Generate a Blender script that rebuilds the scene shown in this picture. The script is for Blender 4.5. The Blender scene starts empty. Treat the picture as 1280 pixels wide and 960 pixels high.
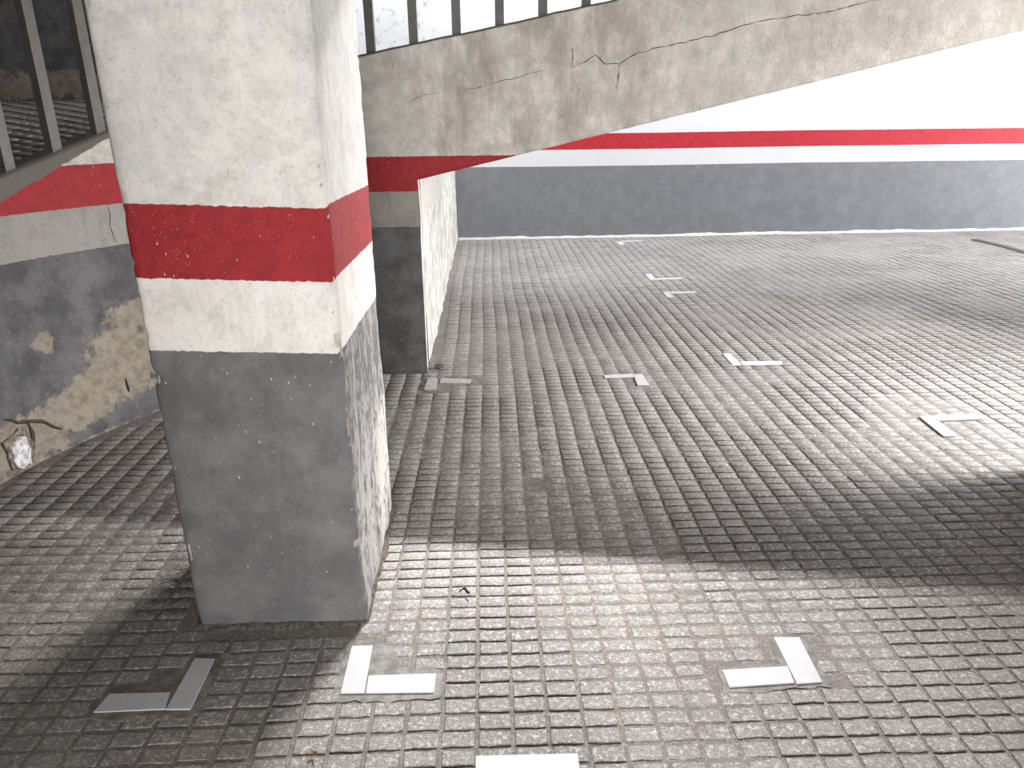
import bpy, math, random
import numpy as np
from mathutils import Matrix, Vector

# ------------------------------------------------------------------ camera, world, light
sc = bpy.context.scene
COL = sc.collection
H = 1.7
PITCH, YAW, ROLL, FPX = 0.3479, 0.0304, -0.0113, 924.1
fwd = Vector((math.sin(YAW)*math.cos(PITCH), math.cos(YAW)*math.cos(PITCH), -math.sin(PITCH)))
rgt = Vector((math.cos(YAW), -math.sin(YAW), 0))
upv = rgt.cross(fwd)
r2 = rgt*math.cos(ROLL) + upv*math.sin(ROLL)
u2 = upv*math.cos(ROLL) - rgt*math.sin(ROLL)
cam = bpy.data.objects.new('camera', bpy.data.cameras.new('camera'))
COL.objects.link(cam)
cam.data.sensor_width = 36
cam.data.lens = 36*FPX/1280
cam.data.clip_start = .05
cam.matrix_world = Matrix(((r2.x, u2.x, -fwd.x, 0), (r2.y, u2.y, -fwd.y, 0), (r2.z, u2.z, -fwd.z, H), (0, 0, 0, 1)))
sc.camera = cam

w = bpy.data.worlds.new('sky')
sc.world = w
w.use_nodes = True
w.node_tree.nodes['Background'].inputs[0].default_value = (1, .985, .96, 1)
w.node_tree.nodes['Background'].inputs[1].default_value = .8

def area(name, loc, target, sx, sy, power, color, spread=180):
    d = bpy.data.lights.new(name, 'AREA')
    d.shape = 'RECTANGLE'
    d.size, d.size_y = sx, sy
    d.energy = power
    d.color = color
    d.spread = math.radians(spread)
    o = bpy.data.objects.new(name, d)
    COL.objects.link(o)
    o.location = loc
    o.rotation_euler = (Vector(target)-Vector(loc)).to_track_quat('-Z', 'Y').to_euler()
    return o
# narrow roof light over the ramp well, and the daylight of the open vehicle entrance on the right
area('roof_light', (.9, 6.5, 3.85), (.15, 2.65, 0), 1.1, .05, 100, (1, .965, .93), 54)
area('entrance_daylight', (11.2, 7.9, 1.6), (3, 7.9, .9), 5.6, 3.0, 800, (.95, .97, 1))
# added unseen fills: low behind the camera, and high on the right
area('front_fill', (.25, -3.8, .78), (.1, 4, 1.2), 1.9, 1.3, 390, (1, .985, .965))
area('ceiling_luminaire', (5.6, 3.7, 2.7), (1.5, 4.3, 0), 1.3, 1.0, 230, (1, .97, .95), 84)
# added unseen soft fill from above, brightening the far floor
area('well_glazing', (2.6, 9.7, 4.9), (2.6, 9.5, 0), 11.8, 2.3, 540, (.96, .98, 1))

vs = sc.view_settings
vs.view_transform = 'Standard'
vs.look = 'None'
vs.gamma = 1
vs.use_curve_mapping = False
vs.exposure = 0.0

# ------------------------------------------------------------------ helpers
rng = np.random.default_rng(7)
random.seed(7)

def _hash(i, j, k, seed):
    n = (i*374761393 + j*668265263 + k*1274126177 + seed*974711) & 0x7fffffff
    n = ((n ^ (n >> 13))*1103515245) & 0x7fffffff
    n = ((n ^ (n >> 15))*12345 + 2531011) & 0x7fffffff
    return (n & 0xffff)/65535.0

def vnoise(P, seed=0):
    P = np.asarray(P, float)
    i = np.floor(P).astype(np.int64)
    f = P - i
    f = f*f*(3-2*f)
    out = 0
    for a in (0, 1):
        for b in (0, 1):
            for c in (0, 1):
                wgt = (f[..., 0] if a else 1-f[..., 0])*(f[..., 1] if b else 1-f[..., 1])*(f[..., 2] if c else 1-f[..., 2])
                out = out + wgt*_hash(i[..., 0]+a, i[..., 1]+b, i[..., 2]+c, seed)
    return out

def fbm(P, scale=1, octv=4, seed=0):
    P = np.asarray(P, float)*scale
    t = 0; amp = .5; tot = 0
    for o in range(octv):
        t = t + amp*vnoise(P*2**o + 17.3*o, seed+o); tot += amp; amp *= .55
    return t/tot

def link(o, parent=None):
    COL.objects.link(o)
    if parent is not None:
        o.parent = parent
    return o

def mesh(name, V, F, mat, parent=None, smooth=False, attrs=None):
    V = np.asarray(V, np.float32).reshape(-1, 3)
    me = bpy.data.meshes.new(name)
    if isinstance(F, np.ndarray) and F.ndim == 2:
        n, k = F.shape
        me.vertices.add(len(V)); me.vertices.foreach_set('co', V.ravel())
        me.loops.add(n*k); me.loops.foreach_set('vertex_index', F.astype(np.int32).ravel())
        me.polygons.add(n); me.polygons.foreach_set('loop_start', np.arange(0, n*k, k, dtype=np.int32))
        me.update(calc_edges=True)
        me.validate()
    else:
        me.from_pydata(V.tolist(), [], [list(map(int, f)) for f in F])
        me.update()
    if smooth:
        me.polygons.foreach_set('use_smooth', [True]*len(me.polygons))
    for k_, a in (attrs or {}).items():
        at = me.attributes.new(k_, 'FLOAT', 'POINT')
        at.data.foreach_set('value', np.asarray(a, np.float32).ravel())
    if mat is not None:
        me.materials.append(mat)
    return link(bpy.data.objects.new(name, me), parent)

def empty(name, loc):
    o = bpy.data.objects.new(name, None)
    o.location = loc
    o.empty_display_size = .1
    return link(o)

def tag(o, label, cat, group=None):
    o['label'] = label; o['category'] = cat
    if group: o['group'] = group
    return o

def structure(o, label):
    o['kind'] = 'structure'; o['label'] = label; o['category'] = label_cat.get(o.name.split('_')[0], o.name.split('_')[0])
    return o
label_cat = {'baseboard': 'baseboard'}

def grid_faces(nu, nv, off=0, flip=False):
    i = np.arange(nu-1)[:, None]; j = np.arange(nv-1)[None, :]
    a = (i*nv+j).ravel()+off
    q = np.stack([a, a+nv, a+nv+1, a+1], 1)
    return q[:, ::-1].copy() if flip else q

def box_vf(x0, x1, y0, y1, z0, z1):
    V = [(x0, y0, z0), (x1, y0, z0), (x1, y1, z0), (x0, y1, z0), (x0, y0, z1), (x1, y0, z1), (x1, y1, z1), (x0, y1, z1)]
    F = [(0, 3, 2, 1), (4, 5, 6, 7), (0, 1, 5, 4), (1, 2, 6, 5), (2, 3, 7, 6), (3, 0, 4, 7)]
    return V, F

# ------------------------------------------------------------------ materials
class NT:
    def __init__(s, name):
        s.m = bpy.data.materials.new(name); s.m.use_nodes = True
        s.t = s.m.node_tree; s.b = s.t.nodes['Principled BSDF']
        s.pos = s.t.nodes.new('ShaderNodeNewGeometry').outputs['Position']
    def put(s, sock, v):
        if isinstance(v, bpy.types.NodeSocket): s.t.links.new(v, sock)
        elif isinstance(v, (tuple, list)) and len(v) == 3 and sock.type == 'RGBA': sock.default_value = (*v, 1)
        else: sock.default_value = v
    def math(s, op, a, b=0.0, clamp=False):
        n = s.t.nodes.new('ShaderNodeMath'); n.operation = op; n.use_clamp = clamp
        s.put(n.inputs[0], a); s.put(n.inputs[1], b); return n.outputs[0]
    def scaled(s, v):
        n = s.t.nodes.new('ShaderNodeMapping'); n.vector_type = 'POINT'
        s.put(n.inputs['Vector'], s.pos); n.inputs['Scale'].default_value = v; return n.outputs[0]
    def noise(s, scale, detail=4, rough=.55, vec=None, dist=0):
        n = s.t.nodes.new('ShaderNodeTexNoise'); s.put(n.inputs['Vector'], vec or s.pos)
        n.inputs['Scale'].default_value = scale; n.inputs['Detail'].default_value = detail
        n.inputs['Roughness'].default_value = rough; n.inputs['Distortion'].default_value = dist
        return n.outputs['Fac']
    def voro(s, scale, vec=None):
        n = s.t.nodes.new('ShaderNodeTexVoronoi'); s.put(n.inputs['Vector'], vec or s.pos)
        n.inputs['Scale'].default_value = scale; return n.outputs['Distance']
    def ramp(s, v, a, b, lo=0.0, hi=1.0):
        n = s.t.nodes.new('ShaderNodeMapRange'); n.interpolation_type = 'SMOOTHSTEP'
        s.put(n.inputs[0], v); n.inputs[1].default_value = a; n.inputs[2].default_value = b
        n.inputs[3].default_value = lo; n.inputs[4].default_value = hi; return n.outputs[0]
    def mix(s, f, a, b, blend='MIX'):
        n = s.t.nodes.new('ShaderNodeMix'); n.data_type = 'RGBA'; n.blend_type = blend
        s.put(n.inputs[0], f); s.put(n.inputs[6], a); s.put(n.inputs[7], b); return n.outputs[2]
    def attr(s, name):
        n = s.t.nodes.new('ShaderNodeAttribute'); n.attribute_name = name; return n.outputs['Fac']
    def bump(s, h, strength=.3, dist=.01, prev=None):
        n = s.t.nodes.new('ShaderNodeBump'); n.inputs['Strength'].default_value = strength
        n.inputs['Distance'].default_value = dist; s.put(n.inputs['Height'], h)
        if prev: s.put(n.inputs['Normal'], prev)
        s.put(s.b.inputs['Normal'], n.outputs[0]); return n.outputs[0]
    def done(s, col, rough=.7, spec=.3):
        s.put(s.b.inputs['Base Color'], col); s.put(s.b.inputs['Roughness'], rough)
        s.b.inputs['Specular IOR Level'].default_value = spec
        return s.m

def flat_mat(name, col, rough=.6, var=.12, scale=30, bump=.2, spec=.3):
    n = NT(name)
    f = n.noise(scale, 5)
    c = n.mix(n.ramp(f, .3, .7), tuple(x*(1-var) for x in col), tuple(min(1, x*(1+var)) for x in col))
    n.bump(n.noise(scale*4, 3), bump, .004)
    return n.done(c, rough, spec)

G, WB, RT = 1.0186, 1.245, 1.4634      # paint heights: grey top, red bottom, red top

def paint_mat(name, grey, white, red, upper, upper2, plaster, speck=.5, bump=.35, mott=.5, grey_mott=.35, upscale=2.5, stain=None):
    """banded wall paint. attributes: ph = paint height, wear = where paint has come off, edge = bare top strip"""
    n = NT(name)
    ph = n.math('ADD', n.attr('ph'), n.math('MULTIPLY', n.math('SUBTRACT', n.noise(45, 3), .5), .012))
    fine = n.noise(120, 3); mid = n.noise(14, 5, .6); big = n.noise(upscale, 5, .6); str_ = n.noise(1, 5, .6, n.scaled((16, 16, 2.2)))
    grain = n.noise(75, 7, .75); cloud = n.noise(9, 7, .7)
    up = n.mix(n.ramp(big, .38, .66), upper, upper2)
    up = n.mix(n.ramp(cloud, .46, .66, 0, mott), up, tuple(c*.66 for c in upper))
    up = n.mix(n.ramp(cloud, .5, .32, 0, mott*.6), up, tuple(min(.85, c*1.18) for c in upper2))
    up = n.mix(n.ramp(mid, .35, .75, 0, mott), up, tuple(c*.72 for c in upper))
    up = n.mix(n.ramp(str_, .52, .75, 0, mott*.8), up, tuple(c*.7 for c in upper2))
    pits = n.ramp(n.voro(22, n.scaled((1, 1, .6))), .05, .1, 1, 0)
    up = n.mix(n.math('MULTIPLY', pits, n.ramp(n.noise(5, 2), .48, .62)), up, tuple(c*.35 for c in upper))
    if stain: up = n.mix(n.math('MULTIPLY', n.attr('stain'), n.ramp(n.noise(3.4, 8, .72, n.scaled((1.3, 1, .5))), .36, .66, .0, 1)), up, stain)
    wh = n.mix(n.ramp(cloud, .45, .68, 0, min(.8, mott*1.1)), white, tuple(c*.72 for c in white))
    wh = n.mix(n.ramp(str_, .5, .72, 0, mott*.7), wh, tuple(c*.6 for c in white))
    rd = n.mix(n.ramp(n.noise(22, 5), .35, .7), red, tuple(c*.78 for c in red))
    gr = n.mix(n.ramp(n.noise(6, 6, .65), .35, .7, 0, 1), tuple(c*(1-grey_mott) for c in grey), tuple(c*(1+grey_mott) for c in grey))
    gr = n.mix(n.ramp(str_, .5, .8, 0, min(.5, grey_mott*1.3)), gr, tuple(c*1.5 for c in grey))
    gr = n.mix(n.ramp(cloud, .5, .7, 0, grey_mott*2), gr, tuple(c*1.35 for c in grey))
    c = n.mix(n.ramp(ph, G-.0015, G+.0015), gr, wh)
    c = n.mix(n.ramp(ph, WB-.0015, WB+.0015), c, rd)
    c = n.mix(n.ramp(ph, RT-.0015, RT+.0015), c, up)
    c = n.mix(n.ramp(grain, .5, .7, 0, .1+mott*.6), c, n.mix(1.0, c, (.5, .49, .47), 'MULTIPLY'))
    # pale flecks where paint is knocked off, mostly on the dark paint
    fl = n.ramp(n.math('ADD', n.voro(38, n.scaled((1, 1, .55))), n.math('MULTIPLY', n.math('SUBTRACT', fine, .5), .25)), .05, .12, 1, 0)
    f2 = n.ramp(n.math('ADD', n.voro(95), n.math('MULTIPLY', n.math('SUBTRACT', grain, .5), .3)), .08, .16, 1, 0)
    fl = n.math('MAXIMUM', n.math('MULTIPLY', fl, n.ramp(n.noise(7, 4), .42, .58)), n.math('MULTIPLY', f2, n.ramp(n.noise(4, 5, .6), .46, .62, 0, .8)))
    c = n.mix(n.math('MULTIPLY', fl, n.ramp(ph, RT-.01, RT+.01, speck, 0)), c, (.62, .6, .55))
    # worn off paint
    we = n.math('ADD', n.attr('wear'), n.math('MULTIPLY', n.math('SUBTRACT', n.noise(11, 7, .68), .5), .9))
    pl = n.mix(n.ramp(n.noise(16, 6, .7), .35, .7), plaster, tuple(x*.55 for x in plaster))
    c = n.mix(n.ramp(we, .47, .58), c, pl)
    sf = n.math('ADD', n.math('MULTIPLY', n.noise(1, 7, .7, n.scaled((38, 38, 22))), .75), n.math('MULTIPLY', n.noise(1, 5, .6, n.scaled((9, 9, 2))), .45))
    sc_ = n.math('MULTIPLY', n.attr('scuff'), n.ramp(n.math('ADD', sf, n.math('MULTIPLY', n.attr('scuff'), .16)), .63, .76))
    c = n.mix(sc_, c, (.60, .57, .53))
    ed = n.math('ADD', n.attr('edge'), n.math('MULTIPLY', n.math('SUBTRACT', n.noise(14, 3), .5), .25))
    c = n.mix(n.ramp(ed, .45, .55), c, (.13, .12, .105))
    b = n.bump(n.math('ADD', n.math('MULTIPLY', cloud, .6), n.math('MULTIPLY', grain, .45)), min(1, bump*1.7), .014)
    n.bump(n.math('SUBTRACT', n.math('MULTIPLY', n.ramp(we, .5, .56), -1.0), fl), .5, .004, b)
    return n.done(c, .62, .3)

M = {}
M['pillar'] = paint_mat('pillar_paint', (.15, .148, .152), (.78, .75, .715), (.33, .02, .026), (.74, .71, .68), (.67, .655, .64), (.62, .58, .52), speck=.8, mott=.6, grey_mott=.22)
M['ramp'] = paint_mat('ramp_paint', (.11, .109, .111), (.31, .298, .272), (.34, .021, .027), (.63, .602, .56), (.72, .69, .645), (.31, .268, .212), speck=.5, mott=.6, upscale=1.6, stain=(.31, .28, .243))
M['back'] = paint_mat('back_wall_paint', (.195, .2, .217), (.70, .70, .73), (.5, .025, .04), (.72, .73, .76), (.70, .71, .74), (.62, .6, .56), speck=.1, mott=.05, grey_mott=.09, upscale=1.2, bump=.25)
M['side'] = paint_mat('white_plaster', (.6, .58, .54), (.6, .58, .54), (.6, .58, .54), (.58, .555, .51), (.64, .62, .58), (.42, .36, .29), speck=0, mott=.5, bump=.6)

def floor_mat(name, lo, hi, rough, bumpy, glint):
    n = NT(name)
    big = n.noise(.9, 6, .62); mid = n.noise(5, 6, .65); fine = n.noise(170, 4, .7); grit = n.noise(60, 5, .7)
    c = n.mix(n.ramp(mid, .3, .72), lo, hi)
    c = n.mix(n.ramp(big, .42, .66, 0, .55), c, tuple(x*.6 for x in lo))
    c = n.mix(n.ramp(n.noise(1.7, 4, .6), .6, .75, 0, .2), c, (.30, .235, .21))
    c = n.mix(n.ramp(grit, .48, .66, 0, glint), c, tuple(min(1, x*1.75) for x in hi))
    c = n.mix(n.ramp(fine, .46, .64, 0, .75), c, tuple(x*.42 for x in lo))
    n.bump(n.math('ADD', n.math('MULTIPLY', fine, .5), grit), bumpy, .006)
    return n.done(c, n.ramp(mid, .3, .7, rough, rough+.15), .5)
M['block'] = floor_mat('paving_block_concrete', (.265, .25, .24), (.36, .343, .33), .46, .9, .9)
M['joint'] = floor_mat('paving_joint_dirt', (.2, .185, .172), (.3, .28, .262), .8, .8, .5)
M['side_dirt'] = floor_mat('joint_side_dirt', (.105, .095, .086), (.16, .146, .133), .9, .5, .1)
M['pad'] = flat_mat('smooth_cement', (.2, .192, .182), .6, .35, 22, .5)
M['tape'] = flat_mat('white_marking_paint', (.57, .57, .605), .5, .04, 40, .12)
M['tape_dull'] = flat_mat('faded_marking_paint', (.5, .48, .46), .6, .2, 30, .25)
M['metal'] = flat_mat('grey_painted_steel', (.115, .11, .103), .5, .15, 20, .1, .4)
M['crack'] = flat_mat('crack_dark', (.06, .053, .046), .9, .2)
M['dirt'] = flat_mat('dark_rubble', (.10, .09, .078), .9, .5, 60, .8)
M['broken'] = flat_mat('broken_plaster', (.2, .17, .135), .9, .6, 45, .8)
M['pale'] = flat_mat('pale_mortar', (.6, .58, .55), .85, .25, 50, .8)
M['stone'] = flat_mat('white_stone', (.6, .58, .6), .8, .4, 35, .8)
M['ceil'] = flat_mat('ceiling_plaster', (.4, .385, .36), .8, .06, 6, .2)
M['leaf'] = flat_mat('dry_leaf', (.07, .045, .03), .7, .4, 200, .3)
M['leaf2'] = flat_mat('orange_leaf', (.42, .2, .07), .7, .3, 200, .3)
M['rubber'] = flat_mat('dark_strip', (.09, .085, .08), .6, .2, 30, .2)

# ------------------------------------------------------------------ ramp path
pp = [(-2.66, .4), (-2.65, 1.2), (-2.62, 2.0), (-2.58, 2.6), (-2.52, 3.1), (-2.459, 3.385), (-2.387, 3.684), (-2.293, 3.92), (-2.175, 4.158), (-2.1, 4.3)]
for k in range(1, 13):
    a = math.radians(60-60*k/12)
    pp.append((-.95-1.33*math.sin(a), 3.633+1.33*math.cos(a)))
pp.append((9.5, 4.963))
pp = np.array(pp)
cs = np.concatenate([[0], np.cumsum(np.hypot(*np.diff(pp, axis=0).T))])
XS = -.445                                    # where the side wall meets the parapet
s_of_x = cs[-2] + (XS+.95)
cs = cs - s_of_x                               # s = 0 at the side wall corner
def path(s):
    s = np.asarray(s, float)
    x = np.interp(s, cs, pp[:, 0]); y = np.interp(s, cs, pp[:, 1])
    e = .06
    tx = np.interp(s+e, cs, pp[:, 0])-np.interp(s-e, cs, pp[:, 0]); ty = np.interp(s+e, cs, pp[:, 1])-np.interp(s-e, cs, pp[:, 1])
    l = np.hypot(tx, ty)+1e-9
    return x, y, tx/l, ty/l                    # outward normal (away from camera side) = (-ty, tx)
def s_near(x, y):
    ss = np.linspace(cs[0], 2, 4000); a = path(ss)
    return ss[np.argmin((a[0]-x)**2+(a[1]-y)**2)]
sA, sB = s_near(-2.38, 3.70), s_near(-2.09, 4.31)
kz_s = [sA-3.2, sA, sB, s_near(-.756, 4.963), 1.105, 3.8, 9.9]
kz_z = [.18, 1.415, 1.625, 2.059, 2.33, 2.86, 4.06]
def topz(s): return np.interp(s, kz_s, kz_z)
def botz(s): return np.where(np.asarray(s) < 0, 0, 1.317+.223*np.asarray(s))

# ------------------------------------------------------------------ structure
floor = mesh('floor', *box_vf(-6.2, 12, -4, 11.3, -.2, -.006), M['joint'])
structure(floor, 'worn grey concrete block paving of the car park with recessed joints')

def yback(x): return 10.9913+.0111*x

# back wall
xs = np.arange(-6.2, 12.01, .06); zs = np.concatenate([np.arange(-.05, 3, .06), np.arange(3, 5.81, .2)])
X, Z = np.meshgrid(xs, zs, indexing='ij')
P = np.stack([X, yback(X), Z], -1)
P[..., 1] += (fbm(P, 1.2, 3, 3)-.5)*.03
ph = Z+(fbm(np.stack([X*.5, X*0, X*0], -1), 1, 3, 9)-.5)*.02+.004
wear = np.clip(.45-Z*6, 0, 1)*.8+np.clip((.8-X)/1.6, 0, 1)*.45*(Z > 1.6)
V = P.reshape(-1, 3); F = grid_faces(*X.shape)
nV = len(V)
Vb, Fb = box_vf(-6.2, 12, 11.16, 11.4, -.05, 5.8)
wall_back = mesh('wall_back', np.vstack([V, Vb]), np.vstack([F, np.array(Fb)+nV]), M['back'], None, True,
     {'ph': np.append(ph.ravel(), [3]*8), 'wear': np.append(wear.ravel(), [0]*8), 'edge': np.zeros(nV+8)})
structure(wall_back, 'white back wall with a red stripe above a grey painted dado')

# mortar line along the foot of the back wall
bx = np.arange(-.43, 11.9, .035)
hh = .012+.03*fbm(np.stack([bx*6, bx*0, bx*0], -1), 1, 3, 4)**2; dd = .02+.06*fbm(np.stack([bx*5, bx*0+3, bx*0], -1), 1, 3, 5)
yb = yback(bx)
prof = np.stack([np.stack([bx, yb-dd, bx*0-.011], -1), np.stack([bx, yb-dd*.6, hh*.6], -1), np.stack([bx, yb-.008, hh*1.2], -1), np.stack([bx, yb+.04, hh*1.2], -1), np.stack([bx, yb+.04, bx*0-.011], -1)], 1)
base_b = mesh('baseboard_back', prof.reshape(-1, 3), grid_faces(len(bx), 5), M['pale'], None, True)
structure(base_b, 'pale crumbly mortar line along the foot of the back wall')

# parapet of the curved ramp
def blob(S, Zz, s0, z0, rs, rz):
    return np.clip(1.25-np.hypot((S-s0)/rs, (Zz-z0)/rz), 0, 1)
def ramp_grid(ss, nv, low):
    x, y, tx, ty = path(ss)
    zt = topz(ss)+ (fbm(np.stack([ss*9, ss*0, ss*0], -1), 1, 3, 8)-.5)*.012
    zb = botz(ss+(1e-6 if not low else -1e-6)) + (0 if low else (fbm(np.stack([ss*14, ss*0, ss*0], -1), 1, 3, 12)-.5)*.004)
    if low: zb = np.zeros_like(ss)-.02
    t = np.linspace(0, 1, nv)
    Z = zb[:, None]+(zt-zb)[:, None]*t[None]
    S = np.repeat(ss[:, None], nv, 1)
    P = np.stack([np.repeat(x[:, None], nv, 1), np.repeat(y[:, None], nv, 1), Z], -1)
    N = np.stack([np.repeat(-ty[:, None], nv, 1), np.repeat(tx[:, None], nv, 1)], -1)
    return S, Z, P, N, zt
sL = np.arange(cs[0]+.02, -.0001, .025); sL = np.append(sL, 0)
sR = np.arange(0, 9.8, .04)
Vs, Fs, A = [], [], {'ph': [], 'wear': [], 'edge': [], 'stain': []}
off = 0
for ss, nv, low in ((sL, 90, True), (sR, 36, False)):
    S, Zz, P, N, zt = ramp_grid(ss, nv, low)
    nz = fbm(P, 3, 4, 21)
    we = np.maximum.reduce([blob(S, Zz, s_near(-2.15, 4.2), .38, .42, .40), blob(S, Zz, s_near(-2.08, 4.33), .62, .32, .16), blob(S, Zz, s_near(-2.3, 3.95), .22, .5, .26),
                            blob(S, Zz, s_near(-2.42, 3.55), .14, .6, .24), blob(S, Zz, s_near(-2.35, 3.8), .6, .12, .14)*.85, np.clip(.9-Zz*8, 0, 1)*.75])*.78
    we = np.where(S > s_near(-1.6, 4.8), np.clip(.75-Zz*5.5, 0, 1)*.6, we)
    stripw = np.interp(ss, [sA-1, sA, sB, sB+.6], [.15, .115, .035, .008])
    ed = np.clip(1-(zt[:, None]-Zz)/(2*np.maximum(stripw, .012)[:, None]), 0, 1)*(stripw[:, None] > .004)
    disp = (nz-.5)*.01+(fbm(P, 14, 3, 5)-.5)*.006+np.where(we > .45, .006, 0)
    Pf = P.copy(); Pf[..., 0] += N[..., 0]*disp; Pf[..., 1] += N[..., 1]*disp
    lift = np.interp(ss, [sA, sB, s_near(-1.2, 4.94)], [.022, .015, 0])[:, None]
    st = np.clip(np.interp(S, [-2.2, -.2, .15, 1.1, 1.8, 4.2], [.5, .12, .9, .85, .35, .6]), 0, 1)
    Pb = P.copy(); Pb[..., 0] += N[..., 0]*.17; Pb[..., 1] += N[..., 1]*.17
    n0 = Pf.shape[0]*nv
    Vs += [Pf.reshape(-1, 3), Pb.reshape(-1, 3)]
    Fs += [grid_faces(len(ss), nv, off), grid_faces(len(ss), nv, off+n0, True)]
    i = np.arange(len(ss)-1)
    f0 = off+i*nv; t0 = off+i*nv+nv-1
    Fs.append(np.stack([t0, t0+nv, t0+nv+n0, t0+n0], 1)); Fs.append(np.stack([f0, f0+n0, f0+nv+n0, f0+nv], 1))
    for e in ((0,) if low else (len(ss)-1,)):
        j = np.arange(nv-1)+off+e*nv
        q = np.stack([j, j+1, j+1+n0, j+n0], 1); Fs.append(q if e == 0 else q[:, ::-1])
    for _ in (0, 1):
        A['ph'].append((Zz-lift).ravel()); A['wear'].append((we if _ == 0 else we*0).ravel()); A['edge'].append(ed.ravel()); A['stain'].append(st.ravel())
    off += 2*n0
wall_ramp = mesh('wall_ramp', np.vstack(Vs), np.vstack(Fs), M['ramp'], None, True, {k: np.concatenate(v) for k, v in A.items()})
structure(wall_ramp, 'curved concrete ramp parapet with red stripe, rising over the parking floor')

# white plaster wall under the ramp
ys = np.arange(4.972, 11.03, .05); zz = np.linspace(-.02, 1.75, 45)
Y, Z = np.meshgrid(ys, zz, indexing='ij')
P = np.stack([np.full_like(Y, XS), Y, Z], -1)
P[..., 0] += (fbm(P*np.array([1, 1, .35]), 5, 4, 31)-.5)*.035
keepz = 1.317+.18
Z2 = np.minimum(P[..., 2], keepz); P[..., 2] = Z2
V = P.reshape(-1, 3); F = grid_faces(*Y.shape)
nV = len(V); Vb, Fb = box_vf(XS-.2, XS-.02, 4.975, 11.03, -.02, keepz)
wear = np.clip(.55-P[..., 2]*5, 0, 1)*.75
wall_side = mesh('wall_side', np.vstack([V, Vb]), np.vstack([F, np.array(Fb)+nV]), M['side'], None, True,
     {'ph': np.append(P[..., 2].ravel(), [2]*8), 'wear': np.append(wear.ravel(), [0]*8), 'edge': np.zeros(nV+8)})
structure(wall_side, 'rough white plaster wall running back under the ramp to the back wall')

# ramp deck
def deckz(s, o=0): return topz(s)-.06+.11*o*np.interp(s, [-2.2, -.6], [1, 0])
def deckw(s): return np.interp(s, [-2.6, -1.0], [3.1, 3.3])
def offs(s, o):
    x, y, tx, ty = path(s)
    return x-ty*o, y+tx*o
ds = np.arange(cs[0]+.05, 9.7, .12); do = np.linspace(.15, 3.1, 12)
Sg, Og = np.meshgrid(ds, do, indexing='ij')
Og = .15+(Og-.15)/2.95*(deckw(Sg)-.15)
x, y = offs(Sg, Og); zt = np.maximum(deckz(Sg, Og), -.0)
T = np.stack([x, y, zt], -1); Bm = np.stack([x, y, np.maximum(zt-.22, -.15)], -1)
n0 = Sg.size
F = [grid_faces(*Sg.shape), grid_faces(*Sg.shape, n0, True)]
nv = len(do); i = np.arange(len(ds)-1)
for c in (0, nv-1):
    a = i*nv+c; F.append(np.stack([a, a+nv, a+nv+n0, a+n0], 1))
ramp = mesh('floor_ramp', np.vstack([T.reshape(-1, 3), Bm.reshape(-1, 3)]), np.vstack(F), M['joint'])
structure(ramp, 'sloping grey paved deck of the curved ramp behind the steel bars')

# outer wall of the ramp curve
so = np.arange(cs[0]+.05, s_near(-1.45, 4.866), .06); zo = np.linspace(-.05, 5.8, 70)
S, Z = np.meshgrid(so, zo, indexing='ij')
x, y = offs(S, 3.1+0*S); x2, y2 = offs(S, 3.25+0*S)
P = np.stack([x, y, Z], -1); Q = np.stack([x2, y2, Z], -1)
wr = np.clip(blob(S, Z-deckz(S, 3.1), s_near(-2.0, 4.4), .12, 2.5, .22), 0, 1)*.7
n0 = S.size
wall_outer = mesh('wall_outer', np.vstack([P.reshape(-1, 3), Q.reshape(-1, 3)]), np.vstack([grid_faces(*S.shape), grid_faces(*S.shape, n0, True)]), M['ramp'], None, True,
     {'ph': np.tile((Z-deckz(S, 3.1)).ravel(), 2), 'wear': np.tile(wr.ravel(), 2), 'edge': np.zeros(2*n0), 'stain': np.zeros(2*n0)})
structure(wall_outer, 'dark grey outer wall around the curve of the ramp')

ceil = mesh('ceiling', *box_vf(-6.2, 12, -4, 4.2, 2.75, 3.0), M['ceil'])
structure(ceil, 'plain concrete ceiling slab above the near parking bays')
roof = mesh('ceiling_upper', *box_vf(-6.2, 12, 4.2, 11.4, 5.8, 6.0), M['ceil'])
structure(roof, 'high ceiling above the ramp well')
up = mesh('wall_upper', *box_vf(-6.2, 12, 4.0, 4.2, 3.0, 6.0), M['ceil'])
structure(up, 'wall above the ceiling edge facing the ramp well')
wrt = mesh('wall_right', *box_vf(3.1, 3.3, -4, 2.25, -.05, 2.75), M['ceil'])  # added out of view to darken the near right floor
structure(wrt, 'added plain wall out of view, darkening the near right floor')
wfr = mesh('wall_front', *box_vf(-6.2, -1.3, -4.2, -4, -.05, 2.75), M['ceil'])  # added behind the camera to cut sky light on the left floor
structure(wfr, 'added plain wall behind the camera, darkening the left floor')
wjb = mesh('wall_blocker', *box_vf(.72, 3.1, -2.4, -2.2, -.05, 2.75), M['ceil'])  # added light blocker, keeps the low front fill off the right floor
structure(wjb, 'added plain wall behind the camera, blocking low light from the right floor')
wl = mesh('wall_left', *box_vf(-6.4, -6.2, -4, 11.4, -.05, 6.0), M['ceil'])
structure(wl, 'plain left wall of the car park')

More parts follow.
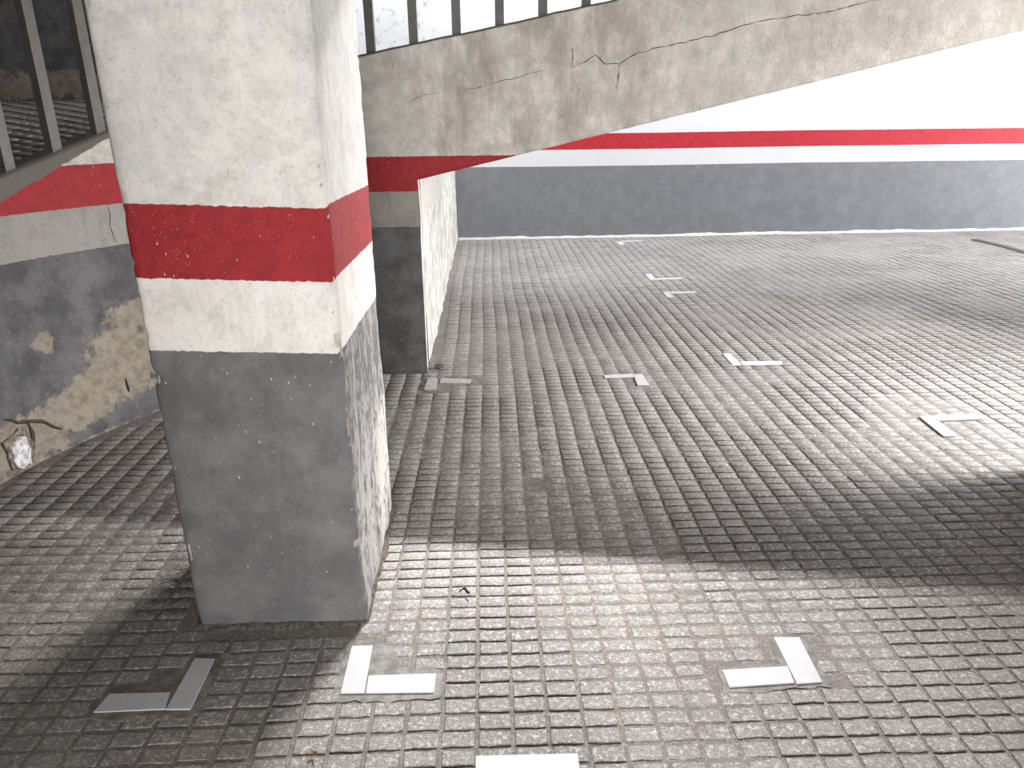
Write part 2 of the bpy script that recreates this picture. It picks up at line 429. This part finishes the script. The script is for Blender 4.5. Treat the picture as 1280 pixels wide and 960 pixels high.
# ------------------------------------------------------------------ pillar
PX, PY, PW, PD = -1.0587, 2.2196, .5955, .7992
per = []
stp = .018; rc = .012
def edge_pts(a, b):
    L = np.hypot(*(np.array(b)-a)); n = int(L/stp)
    return [tuple(np.array(a)+(np.array(b)-a)*k/n) for k in range(n)]
c0 = (PX+rc, PY); c1 = (PX+PW-rc, PY); c2 = (PX+PW, PY+rc); c3 = (PX+PW, PY+PD-rc); c4 = (PX+PW-rc, PY+PD); c5 = (PX+rc, PY+PD); c6 = (PX, PY+PD-rc); c7 = (PX, PY+rc)
for a, b in ((c0, c1), (c1, c2), (c2, c3), (c3, c4), (c4, c5), (c5, c6), (c6, c7), (c7, c0)):
    per += edge_pts(a, b) if np.hypot(*(np.array(b)-a)) > .05 else [a]
per = np.array(per); npz = np.linspace(-.012, 2.76, 155)
cen = np.array([PX+PW/2, PY+PD/2])
Pp = np.zeros((len(per), len(npz), 3)); Pp[..., :2] = per[:, None]; Pp[..., 2] = npz[None]
cd = np.min([np.hypot(per[:, 0]-a, per[:, 1]-b) for a in (PX, PX+PW) for b in (PY, PY+PD)], axis=0)[:, None]
chip = np.clip(fbm(Pp, 16, 4, 41)-.53, 0, 1)*np.clip(1-cd/.03, 0, 1)*.075
right = np.clip(1-np.abs(per[:, 0]-PX-PW)/.02, 0, 1)[:, None]*np.clip((per[:, 1]-PY)/.02, 0, 1)[:, None]
low = np.clip((G+.02-Pp[..., 2])/.03, 0, 1)
rough = (fbm(Pp*np.array([1, 1, .4]), 9, 5, 44)-.5)*.014*right*low
din = chip+(fbm(Pp, 2.2, 3, 42)-.5)*.005+(fbm(Pp, 22, 3, 43)-.5)*.004-rough
din += np.clip(.05-Pp[..., 2], 0, 1)*.25*fbm(Pp, 12, 3, 45)
# outward direction per face
nx = np.where(np.abs(per[:, 0]-PX) < .013, -1, 0)+np.where(np.abs(per[:, 0]-PX-PW) < .013, 1, 0)
ny = np.where(np.abs(per[:, 1]-PY) < .013, -1, 0)+np.where(np.abs(per[:, 1]-PY-PD) < .013, 1, 0)
nn = np.stack([nx, ny], -1)/np.maximum(1, np.hypot(nx, ny))[:, None]
Pp[..., :2] -= nn[:, None]*din[..., None]
n_, m_ = len(per), len(npz)
i = np.arange(n_)[:, None]; j = np.arange(m_-1)[None]
F = np.stack([(i*m_+j).ravel(), (((i+1) % n_)*m_+j).ravel(), (((i+1) % n_)*m_+j+1).ravel(), (i*m_+j+1).ravel()], 1)
wear = np.where(chip > .0038, .75, 0)
yr = np.clip((Pp[..., 1]-PY)/PD, 0, 1)
scuff = right*low*np.clip(.62+.55*np.clip((yr-.45)*2, 0, 1)*np.clip((.75-Pp[..., 2])*2.5, 0, 1)+.15*np.sin(Pp[..., 2]*5), 0, 1)
wear = np.maximum(wear, np.clip(.32-Pp[..., 2]*3.5, 0, 1)*1.1)
ph = Pp[..., 2]-.012*np.clip((PX+.3-Pp[..., 0])/.3, -1, 1)*(1-right)
ph = ph+right*.012*np.clip((Pp[..., 1]-PY)/PD, 0, 1)
pillar = empty('pillar', (PX+PW/2, PY+PD/2, 0))
tag(pillar, 'square concrete pillar painted grey, white and red, beside the white corner marks', 'pillar')
def under(o, p):
    o.parent = p; o.matrix_parent_inverse = Matrix.Translation(-p.location); return o
shaft = under(mesh('shaft', Pp.reshape(-1, 3), F, M['pillar'], None, True, {'ph': ph.ravel(), 'wear': wear.ravel(), 'edge': np.zeros(ph.size), 'scuff': scuff.ravel()}), pillar)
# crumbled mortar round its foot
k_ = np.arange(len(per)); ring = []
hgt = .003+.03*np.clip(fbm(np.stack([per[:, 0]*14, per[:, 1]*14, per[:, 0]*0], -1), 1, 4, 51)-.35, 0, 1)
out = .008+.06*np.clip(fbm(np.stack([per[:, 0]*9, per[:, 1]*9, per[:, 0]*0+5], -1), 1, 4, 52)-.3, 0, 1)
R0 = np.concatenate([per+nn*out[:, None], np.full((n_, 1), -.011)], 1); R1 = np.concatenate([per+nn*out[:, None]*.6, (hgt*.55)[:, None]], 1); R2 = np.concatenate([per-nn*.03, hgt[:, None]*.9], 1)
RV = np.stack([R0, R1, R2], 1)
F = np.stack([(i*3+np.arange(2)[None]).ravel(), (((i+1) % n_)*3+np.arange(2)[None]).ravel(), (((i+1) % n_)*3+np.arange(2)[None]+1).ravel(), (i*3+np.arange(2)[None]+1).ravel()], 1)
ft = under(mesh('mortar_foot', RV.reshape(-1, 3), F, M['dirt']), pillar)
ft['label'] = 'dark crumbled mortar along the pillar foot'

shade_pillar_right = pillar.copy(); COL.objects.link(shade_pillar_right); shade_pillar_right.location = (3.05, PY+PD/2+.25, 0)  # pillar copy added out of view to cast the dark patch at right
shade_pillar_back = pillar.copy(); COL.objects.link(shade_pillar_back); shade_pillar_back.location = (-.95, -.8, 0)  # pillar copy added behind the camera to shade the lower left
shade_pillar_back['label'] = 'added striped pillar out of view behind the camera, shading the lower left floor'
shade_pillar_right['label'] = 'added striped pillar out of view at the right, shading the darkest patch of paving'
for ch, pl_ in ((shaft, shade_pillar_right), (ft, shade_pillar_right), (shaft, shade_pillar_back), (ft, shade_pillar_back)):
    c_ = ch.copy(); COL.objects.link(c_); c_.parent = pl_; c_.matrix_parent_inverse = Matrix.Translation(-pillar.location)

# ------------------------------------------------------------------ railing
rail = empty('ramp_railing', (-.3, 5.03, 2.1))
tag(rail, 'grey steel railing of square bars along the top of the ramp parapet', 'railing')
x0s = -.7-XS+.005
k = 0
bars = np.concatenate([x0s-.2655*np.arange(14, 0, -1), x0s+.2655*np.arange(0, 26)])
bars = bars[(bars > cs[0]+.9)]
HR = .95
Vb0, Fb0 = box_vf(-.027, .027, -.0275, .0275, -.03, HR)
bar_me = None
for s in bars:
    x, y, tx, ty = path(s)
    x = float(x-ty*.07); y = float(y+tx*.07)
    if bar_me is None:
        o = mesh('baluster', Vb0, Fb0, M['metal']); bar_me = o.data
    else:
        o = link(bpy.data.objects.new('baluster', bar_me))
    o.location = (x, y, float(topz(s)))
    o.rotation_euler = (0, 0, math.atan2(float(ty), float(tx)))
    o.parent = rail; o.matrix_parent_inverse = Matrix.Translation(-rail.location)
ss = np.arange(bars[0], bars[-1]+.01, .08); x, y, tx, ty = path(ss); z = topz(ss)+HR
sec = [(-.025, 0), (.025, 0), (.025, .04), (-.025, .04)]
RV = np.stack([np.stack([x-ty*(.07+a), y+tx*(.07+a), z+b], -1) for a, b in sec], 1)
F = []
for q in range(4):
    a = np.arange(len(ss)-1)*4+q; b = np.arange(len(ss)-1)*4+(q+1) % 4
    F.append(np.stack([a, a+4, b+4, b], 1))
under(mesh('top_rail', RV.reshape(-1, 3), np.vstack(F), M['metal']), rail)

# ------------------------------------------------------------------ floor markings
def pad_poly(pts, seed, wob=.02):
    r = np.random.default_rng(seed); out = []
    n = len(pts)
    for q in range(n):
        a = np.array(pts[q]); b = np.array(pts[(q+1) % n])
        m = max(2, int(np.hypot(*(b-a))/.03))
        for t in range(m):
            out.append(a+(b-a)*t/m+r.uniform(-wob, wob, 2)*.5)
    return np.array(out)
def prism(name, poly, z0, z1, mat, bev=.0):
    poly = np.array(poly); n = len(poly)
    c = poly.mean(0)
    V = np.concatenate([np.c_[poly, np.full(n, z0)], np.c_[c+(poly-c)*(1-bev), np.full(n, z1)]])
    F = [list(range(n))[::-1], list(range(n, 2*n))]+[(q, (q+1) % n, n+(q+1) % n, n+q) for q in range(n)]
    a = .5*np.sum(poly[:, 0]*np.roll(poly[:, 1], -1)-np.roll(poly[:, 0], -1)*poly[:, 1])
    if a < 0: F = [f[::-1] for f in F]
    return mesh(name, V, F, mat)
PADS = []
def mark(label, strips, pad=None, mat='tape', seed=0, z=.004):
    allp = np.array([p for s_ in strips for p in s_])
    c = allp.mean(0)
    e = empty('parking_corner_mark', (c[0], c[1], 0))
    tag(e, label, 'floor marking', 'white corner marks of the parking bays')
    if pad is not None:
        pl = pad_poly(pad, seed)
        PADS.append(pl)
        p_ = under(prism('cement_patch', pl, -.012, -.003, M['pad'], .012), e); p_['label'] = 'smooth grey cement patch under the mark'
        z = .002
    for s_ in strips:
        under(prism('painted_strip', s_, -.002 if pad is None else -.003, z, M[mat]), e)
    return e
mark('white corner mark on smooth cement, in the shade of the pillar', [[(-1.235, 1.826), (-1.02, 1.829), (-1.034, 1.898), (-1.222, 1.9)], [(-1.017, 1.827), (-.943, 1.825), (-.945, 2.047), (-1.012, 2.054)]],
     [(-1.27, 1.80), (-.99, 1.79), (-.91, 1.80), (-.905, 2.08), (-1.03, 2.09), (-1.10, 1.97), (-1.25, 1.93)], seed=1)
mark('white corner mark on smooth cement, at the foot of the pillar corner', [[(-.493, 1.871), (-.419, 1.869), (-.424, 2.09), (-.494, 2.089)], [(-.413, 1.868), (-.2, 1.862), (-.198, 1.943), (-.416, 1.944)]],
     [(-.515, 1.845), (-.34, 1.83), (-.175, 1.84), (-.17, 1.965), (-.33, 1.985), (-.36, 2.10), (-.43, 2.14), (-.52, 2.11)], seed=2)
mark('white corner mark on smooth cement, in the lit open floor clear of the pillar', [[(.731, 1.841), (.94, 1.850), (.949, 1.924), (.731, 1.916)], [(.947, 1.845), (1.03, 1.850), (1.043, 2.062), (.955, 2.066)]],
     [(.71, 1.82), (.93, 1.825), (1.055, 1.83), (1.07, 2.08), (.94, 2.09), (.92, 1.945), (.71, 1.94)], seed=3)
mark('single wide white painted strip on the lit paving, apart from the corner marks', [[(-.065, 1.50), (.222, 1.497), (.222, 1.602), (-.065, 1.606)]])
mark('worn grey corner mark at the foot of the white side wall', [[(-.444, 4.614), (-.364, 4.609), (-.367, 4.831), (-.434, 4.836)], [(-.345, 4.74), (-.14, 4.72), (-.135, 4.80), (-.345, 4.829)]],
     [(-.43, 4.57), (-.33, 4.58), (-.30, 4.68), (-.10, 4.69), (-.03, 4.76), (-.10, 4.86), (-.42, 4.88)], 'tape_dull', 4)
mark('white corner mark facing the worn grey one, its long arm faded', [[(.784, 4.76), (.985, 4.765), (.985, 4.83), (.784, 4.815)], [(.978, 4.601), (1.057, 4.596), (1.055, 4.82), (.992, 4.825)]])
mark('white corner mark under the ramp beam with its long arm toward the open floor', [[(1.736, 4.972), (1.805, 4.98), (1.801, 5.254), (1.745, 5.256)], [(1.812, 4.972), (2.094, 4.966), (2.116, 5.045), (1.815, 5.058)]])
mark('white corner mark on dull paving beside the dark shadow', [[(2.507, 3.674), (2.584, 3.681), (2.606, 3.965), (2.529, 3.963)], [(2.61, 3.895), (2.888, 3.905), (2.901, 3.978), (2.612, 3.968)]])
mark('small white corner mark, back one of the facing pair far under the ramp', [[(1.76, 7.912), (1.825, 7.912), (1.837, 8.215), (1.77, 8.219)], [(1.83, 7.912), (2.121, 7.93), (2.121, 8.0), (1.83, 7.985)]])
mark('small white corner mark, front one of the facing pair far under the ramp', [[(1.755, 7.085), (1.818, 7.08), (1.828, 7.326), (1.763, 7.331)], [(1.832, 7.25), (2.101, 7.26), (2.101, 7.335), (1.832, 7.326)]])
mark('tiny white corner mark at the foot of the back wall', [[(1.83, 10.255), (1.90, 10.255), (1.90, 10.54), (1.83, 10.536)], [(1.905, 10.50), (2.211, 10.53), (2.211, 10.60), (1.905, 10.58)]])

# ------------------------------------------------------------------ paving blocks
CX, CY = .107, .0652
def inside(px, py, poly):
    x, y = poly[:, 0], poly[:, 1]; x2, y2 = np.roll(x, -1), np.roll(y, -1)
    r = np.zeros(px.shape, bool)
    for a, b, c, d in zip(x, y, x2, y2):
        hit = ((b > py) != (d > py)) & (px < (c-a)*(py-b)/(d-b+1e-12)+a)
        r ^= hit
    return r
gi = np.arange(-58, 112); gj = np.arange(-6, 168)
I, J = np.meshgrid(gi, gj, indexing='ij')
bxc = (-.004+CX*I).astype(float)+CX*.0; byc = (.22+CY*J).astype(float)
wp = np.stack([bxc, byc, bxc*0], -1)
bxc = bxc+(fbm(wp, .5, 3, 61)-.5)*.05; byc = byc+(fbm(wp, .6, 3, 62)-.5)*.05
bxc += rng.uniform(-.002, .002, bxc.shape); byc += rng.uniform(-.0015, .0015, byc.shape)
flat_ = fbm(wp, 1.9, 4, 63); flat2 = fbm(wp, 6, 2, 64)
sink = np.clip((flat_-.46)*.03, 0, .0038)+rng.uniform(0, .0018, bxc.shape)
ok = np.ones(bxc.shape, bool)
ok &= ~((np.abs(bxc+.95) < PW/2+.055) & (np.abs(byc+.8) < PD/2+.045))
ok &= ~((np.abs(bxc-3.05) < PW/2+.055) & (np.abs(byc-PY-PD/2-.25) < PD/2+.045))
ok &= ~((bxc > PX-.06) & (bxc < PX+PW+.005) & (byc > PY-.045) & (byc < PY+PD+.04))
for pl in PADS:
    c = pl.mean(0)
    for ex, ey in ((0, 0),):
        ok &= ~inside(bxc+ex, byc+ey, pl)
# behind the parapet / side wall
sx, sy, _, _ = path(np.linspace(cs[0], 0, 200))
solid = np.concatenate([np.c_[sx, sy], [(XS+.0, 4.963), (XS, 11.3), (-9, 11.3), (-9, sy[0])]])
ok &= ~inside(bxc+.035, byc, solid) & ~inside(bxc-.06, byc, solid) & ~inside(bxc-.05, byc+.03, solid)
ok &= byc < yback(bxc)-.05
ok &= ~((byc < 1.0) & (np.abs(bxc) > 2.8)) & (bxc > -4.6) & (bxc < 11.5)
bx_, by_, sk = bxc[ok], byc[ok], sink[ok]
# how large each one shows from where the photo was taken
d = np.stack([bx_, by_, bx_*0-H], -1)
zc = d@np.array(fwd); xi = 640+FPX*(d@np.array(r2))/zc; yi = 480-FPX*(d@np.array(u2))/zc
vis = (xi > -15) & (xi < 1295) & (yi < 968) & (zc > .1)
hid = (xi > 250) & (xi < 455) & (yi < 770) & (by_ > PY)
score = np.where(vis & ~hid, 1/zc**3, 0)
order = np.argsort(-score)
near = order[:300]; rest = order[300:]

HX, HY = .047, .0262
def block_ring(r, hx, hy, jit):
    pts = [(-1, -1), (-.3, -1), (.35, -1), (1, -1), (1, 1), (.3, 1), (-.35, 1), (-1, 1)]
    return np.array([(a*hx+r.uniform(-jit, jit), b*hy+r.uniform(-jit, jit)) for a, b in pts])
variants = []
for v_ in range(14):
    r = np.random.default_rng(100+v_)
    top = block_ring(r, HX, HY, .0022); n = len(top)
    ins = top*np.array([1-.0028/HX, 1-.0028/HY])+r.uniform(-.001, .001, top.shape)
    V = np.concatenate([np.c_[top*np.array([1.05, 1.1]), np.full(n, -.0125)], np.c_[top, -.002+r.uniform(-.001, .0008, n)], np.c_[ins, r.uniform(-.0008, .0008, n)]])
    F = [(q, (q+1) % n, n+(q+1) % n, n+q) for q in range(n)]+[(n+q, n+(q+1) % n, 2*n+(q+1) % n, 2*n+q) for q in range(n)]+[tuple(range(2*n, 3*n))]
    me = bpy.data.meshes.new('paving_block'); me.from_pydata(V.tolist(), [], F); me.update(); me.materials.append(M['block']); me.materials.append(M['side_dirt'])
    for q in range(n): me.polygons[q].material_index = 1
    variants.append(me)
for k in near:
    o = link(bpy.data.objects.new('paving_block', variants[random.randrange(14)]), floor)
    o.location = (bx_[k], by_[k], -sk[k])
    o.rotation_euler = (random.uniform(-.01, .01), random.uniform(-.006, .006), random.uniform(-.02, .02))

def block_field(px, py, pz, ang, seed):
    n = len(px); r = np.random.default_rng(seed)
    q = np.array([(-1, -1), (1, -1), (1, 1), (-1, 1)], float)
    top = q[None]*np.array([HX, HY])+r.uniform(-.0024, .0024, (n, 4, 2))
    ins = top*np.array([1-.0028/HX, 1-.0028/HY])
    bot = top*np.array([1.05, 1.1])
    def place(a, z):
        c, s = np.cos(ang)[:, None], np.sin(ang)[:, None]
        return np.stack([px[:, None]+a[..., 0]*c-a[..., 1]*s, py[:, None]+a[..., 0]*s+a[..., 1]*c, pz[:, None]+z], -1)
    V = np.concatenate([place(bot, np.full((n, 4), -.0125)), place(top, -.002+r.uniform(-.001, .0008, (n, 4))), place(ins, r.uniform(-.001, .001, (n, 4)))], 1).reshape(-1, 3)
    f = np.array([[a+b0, (a+1) % 4+b0, (a+1) % 4+b0+4, a+b0+4] for b0 in (0, 4) for a in range(4)]+[[8, 9, 10, 11]])
    F = (np.arange(n)[:, None, None]*12+f[None]).reshape(-1, 4)
    return V, F
V, F = block_field(bx_[rest], by_[rest], -sk[rest], rng.uniform(-.015, .015, len(rest)), 5)
fld = mesh('paving_blocks', V, F, M['block'], floor); fld['kind'] = 'stuff'
def dirty_sides(me):
    me.materials.append(M['side_dirt'])
    k = np.zeros(len(me.polygons), np.int32).reshape(-1, 9); k[:, :4] = 1
    me.polygons.foreach_set('material_index', k.ravel())
dirty_sides(fld.data)
# the same blocks on the ramp deck, along the curve
gs = np.arange(s_near(-2.5, 3.2), 1.6, CY); go = np.arange(.24, 3.05, CX)
S, O = np.meshgrid(gs, go, indexing='ij')
S, O = S.ravel(), O.ravel()
x, y = offs(S, O); _, _, tx, ty = path(S)
V, F = block_field(x, y, deckz(S, O)+.0055, np.arctan2(ty, tx)+math.pi/2, 6)
fld2 = mesh('paving_blocks', V, F, M['block'], ramp); fld2['kind'] = 'stuff'

# ------------------------------------------------------------------ cracks in the parapet
def crack(pts, wid, parent, z_of=None, name='crack'):
    """pts: (s, z) on the parapet face"""
    r = np.random.default_rng(int(abs(pts[0][0])*1000)+int(pts[0][1]*1000))
    q = []
    for a, b in zip(pts[:-1], pts[1:]):
        m = max(2, int(math.hypot(b[0]-a[0], b[1]-a[1])/.03))
        for t in range(m):
            q.append((a[0]+(b[0]-a[0])*t/m, a[1]+(b[1]-a[1])*t/m+r.uniform(-.006, .006)))
    q.append(pts[-1]); q = np.array(q); n = len(q)
    ta = np.gradient(q, axis=0); ta /= np.linalg.norm(ta, axis=1)[:, None]
    nr = np.stack([-ta[:, 1], ta[:, 0]], 1)
    ww = wid*(.35+r.uniform(0, 1, n))*np.minimum(1, np.minimum(np.arange(n), np.arange(n)[::-1])/3+.2)
    a = q+nr*ww[:, None]/2; b = q-nr*ww[:, None]/2
    def w3(p, o):
        x, y, tx, ty = path(p[:, 0])
        P = np.stack([x, y, p[:, 1]], -1)
        dsp = (fbm(P, 3, 4, 21)-.5)*.01+(fbm(P, 14, 3, 5)-.5)*.006-o
        return np.stack([x-ty*dsp, y+tx*dsp, p[:, 1]], -1)
    V = np.stack([w3(a, .0016), w3(b, .0016), w3(b, -.01), w3(a, -.01)], 1)
    F = []
    for k in range(4):
        i0 = np.arange(n-1)*4+k; i1 = np.arange(n-1)*4+(k+1) % 4
        F.append(np.stack([i0, i0+4, i1+4, i1], 1))
    return mesh(name, V.reshape(-1, 3), np.vstack(F), M['crack'], parent)
def face_px(x, y):
    """point on the straight parapet face (s, z) for a feature measured in the photo"""
    dd_ = fwd+r2*((x-640)/FPX)-u2*((y-480)/FPX); t = 4.963/dd_.y
    return (dd_.x*t-XS, H+dd_.z*t)
crack([face_px(*p) for p in ((713, 85), (745, 70), (756, 79), (775, 80), (797, 66), (845, 55), (900, 42), (930, 32), (960, 25), (992, 20), (1030, 16), (1097, 0), (1150, -18))], .0045, wall_ramp)
crack([face_px(*p) for p in ((775, 79), (773, 96), (771, 112))], .006, wall_ramp)
crack([face_px(*p) for p in ((716, 60), (716, 74), (714, 86))], .006, wall_ramp)
crack([face_px(*p) for p in ((575, 114), (600, 108), (640, 98), (682, 88))], .003, wall_ramp)
crack([face_px(*p) for p in ((510, 128), (535, 118), (552, 114))], .003, wall_ramp)
crack([face_px(*p) for p in ((492, 74), (490, 87))], .008, wall_ramp)
sC = s_near(-2.11, 4.28)
crack([(sC, 1.26), (sC+.004, 1.2), (sC-.01, 1.14), (sC+.01, 1.05)], .006, wall_ramp)
s1, s2, s3 = s_near(-2.43, 3.52), s_near(-2.405, 3.62), s_near(-2.38, 3.70)
crack([(s1-.02, .30), (s1+.05, .255), (s2, .24), (s3, .2), (s3+.1, .12)], .018, wall_ramp)
crack([(s2, .245), (s2+.015, .17), (s2, .08)], .022, wall_ramp)
crack([(s_near(-2.16, 4.2), .26), (s_near(-2.15, 4.2), .18)], .022, wall_ramp)
# pale stone showing through the broken plaster at the foot of the curve
st = s_near(-2.425, 3.53)
q = np.array([(-.045, .0), (-.01, -.02), (.03, -.005), (.05, -.02), (.055, .03), (.07, .07), (.055, .11), (.06, .145), (.02, .16), (-.01, .145), (-.06, .125), (-.05, .08), (-.062, .05)])
def wpt(s, z, o):
    x, y, tx, ty = path(s); return (float(x+ty*o), float(y-tx*o), z)
V = [wpt(st+a, .035+b, .014) for a, b in q*np.array([.85, .9])]+[wpt(st+a*1.12, .035+b*1.05, -.03) for a, b in q]
n = len(q)
F = [tuple(range(n))[::-1]]+[(k, (k+1) % n, n+(k+1) % n, n+k) for k in range(n)]
so_ = mesh('exposed_stone', V, F, M['stone'], wall_ramp); so_['label'] = 'pale white stone showing through the broken plaster'
q2 = q*np.array([1.3, 1.2])+np.array([.004, 0])+np.random.default_rng(3).uniform(-.008, .008, q.shape)
V = [wpt(st+a, .035+b, .0035) for a, b in q2]+[wpt(st+a, .035+b, -.03) for a, b in q2]
hole = mesh('broken_edge', V, F, M['broken'], wall_ramp); hole['label'] = 'dark broken edge around the exposed stone'

# ------------------------------------------------------------------ small things on the floor
def leaf(name, x, y, ln, wd, rot, mat, label, cat):
    n = 9; V = []
    for k in range(n):
        t = k/(n-1); ww = wd*math.sin(math.pi*min(1, t*.95+.04))**.7
        zz = .006+.010*math.sin(t*5)**2
        for a in (-1, 0, 1):
            V.append((ln*(t-.5), a*ww/2+.01*math.sin(t*4), zz+abs(a)*.006))
    F = []
    for k in range(n-1):
        for a in (0, 1):
            b = k*3+a; F.append((b, b+3, b+4, b+1))
    nv = len(V); V += [(p[0], p[1], p[2]-.0012) for p in V]
    F += [tuple(v+nv for v in f[::-1]) for f in F]
    o = mesh(name, V, F, mat); o.location = (x, y, 0); o.rotation_euler = (0, 0, rot)
    return tag(o, label, cat)
leaf('dry_leaf', -.115, 2.36, .05, .014, -.45, M['leaf'], 'small dark curled dry leaf on the lit paving', 'leaf')
leaf('dry_leaf', -.523, 1.625, .022, .012, .5, M['leaf2'], 'tiny orange leaf scrap on the paving in front of the pillar', 'leaf')
# pebble
def pebble(x, y, r, label):
    V = []; F = []
    for a in range(5):
        th = math.pi*(a+.5)/5
        for b in range(8):
            p_ = 2*math.pi*b/8; rr = r*(1+random.uniform(-.2, .2))
            V.append((rr*math.sin(th)*math.cos(p_)*1.3, rr*math.sin(th)*math.sin(p_), r*.55+rr*.55*math.cos(th)))
    for a in range(4):
        for b in range(8):
            F.append((a*8+b, (a+1)*8+b, (a+1)*8+(b+1) % 8, a*8+(b+1) % 8))
    F += [tuple(range(8)), tuple(range(32, 40))[::-1]]
    o = mesh('pebble', V, F, M['dirt']); o.location = (x, y, .001)
    return tag(o, label, 'stone')
pebble(-.37, 5.05, .03, 'dark pebble on the paving beside the white side wall')
fs_ = prism('floor_strip', [(6.76, 9.0), (6.83, 9.0), (6.90, 9.6), (6.87, 10.2), (6.77, 10.2), (6.79, 9.6)], -.005, .012, M['rubber'])
tag(fs_, 'narrow dark strip lying on the pale floor near the back wall', 'floor strip')
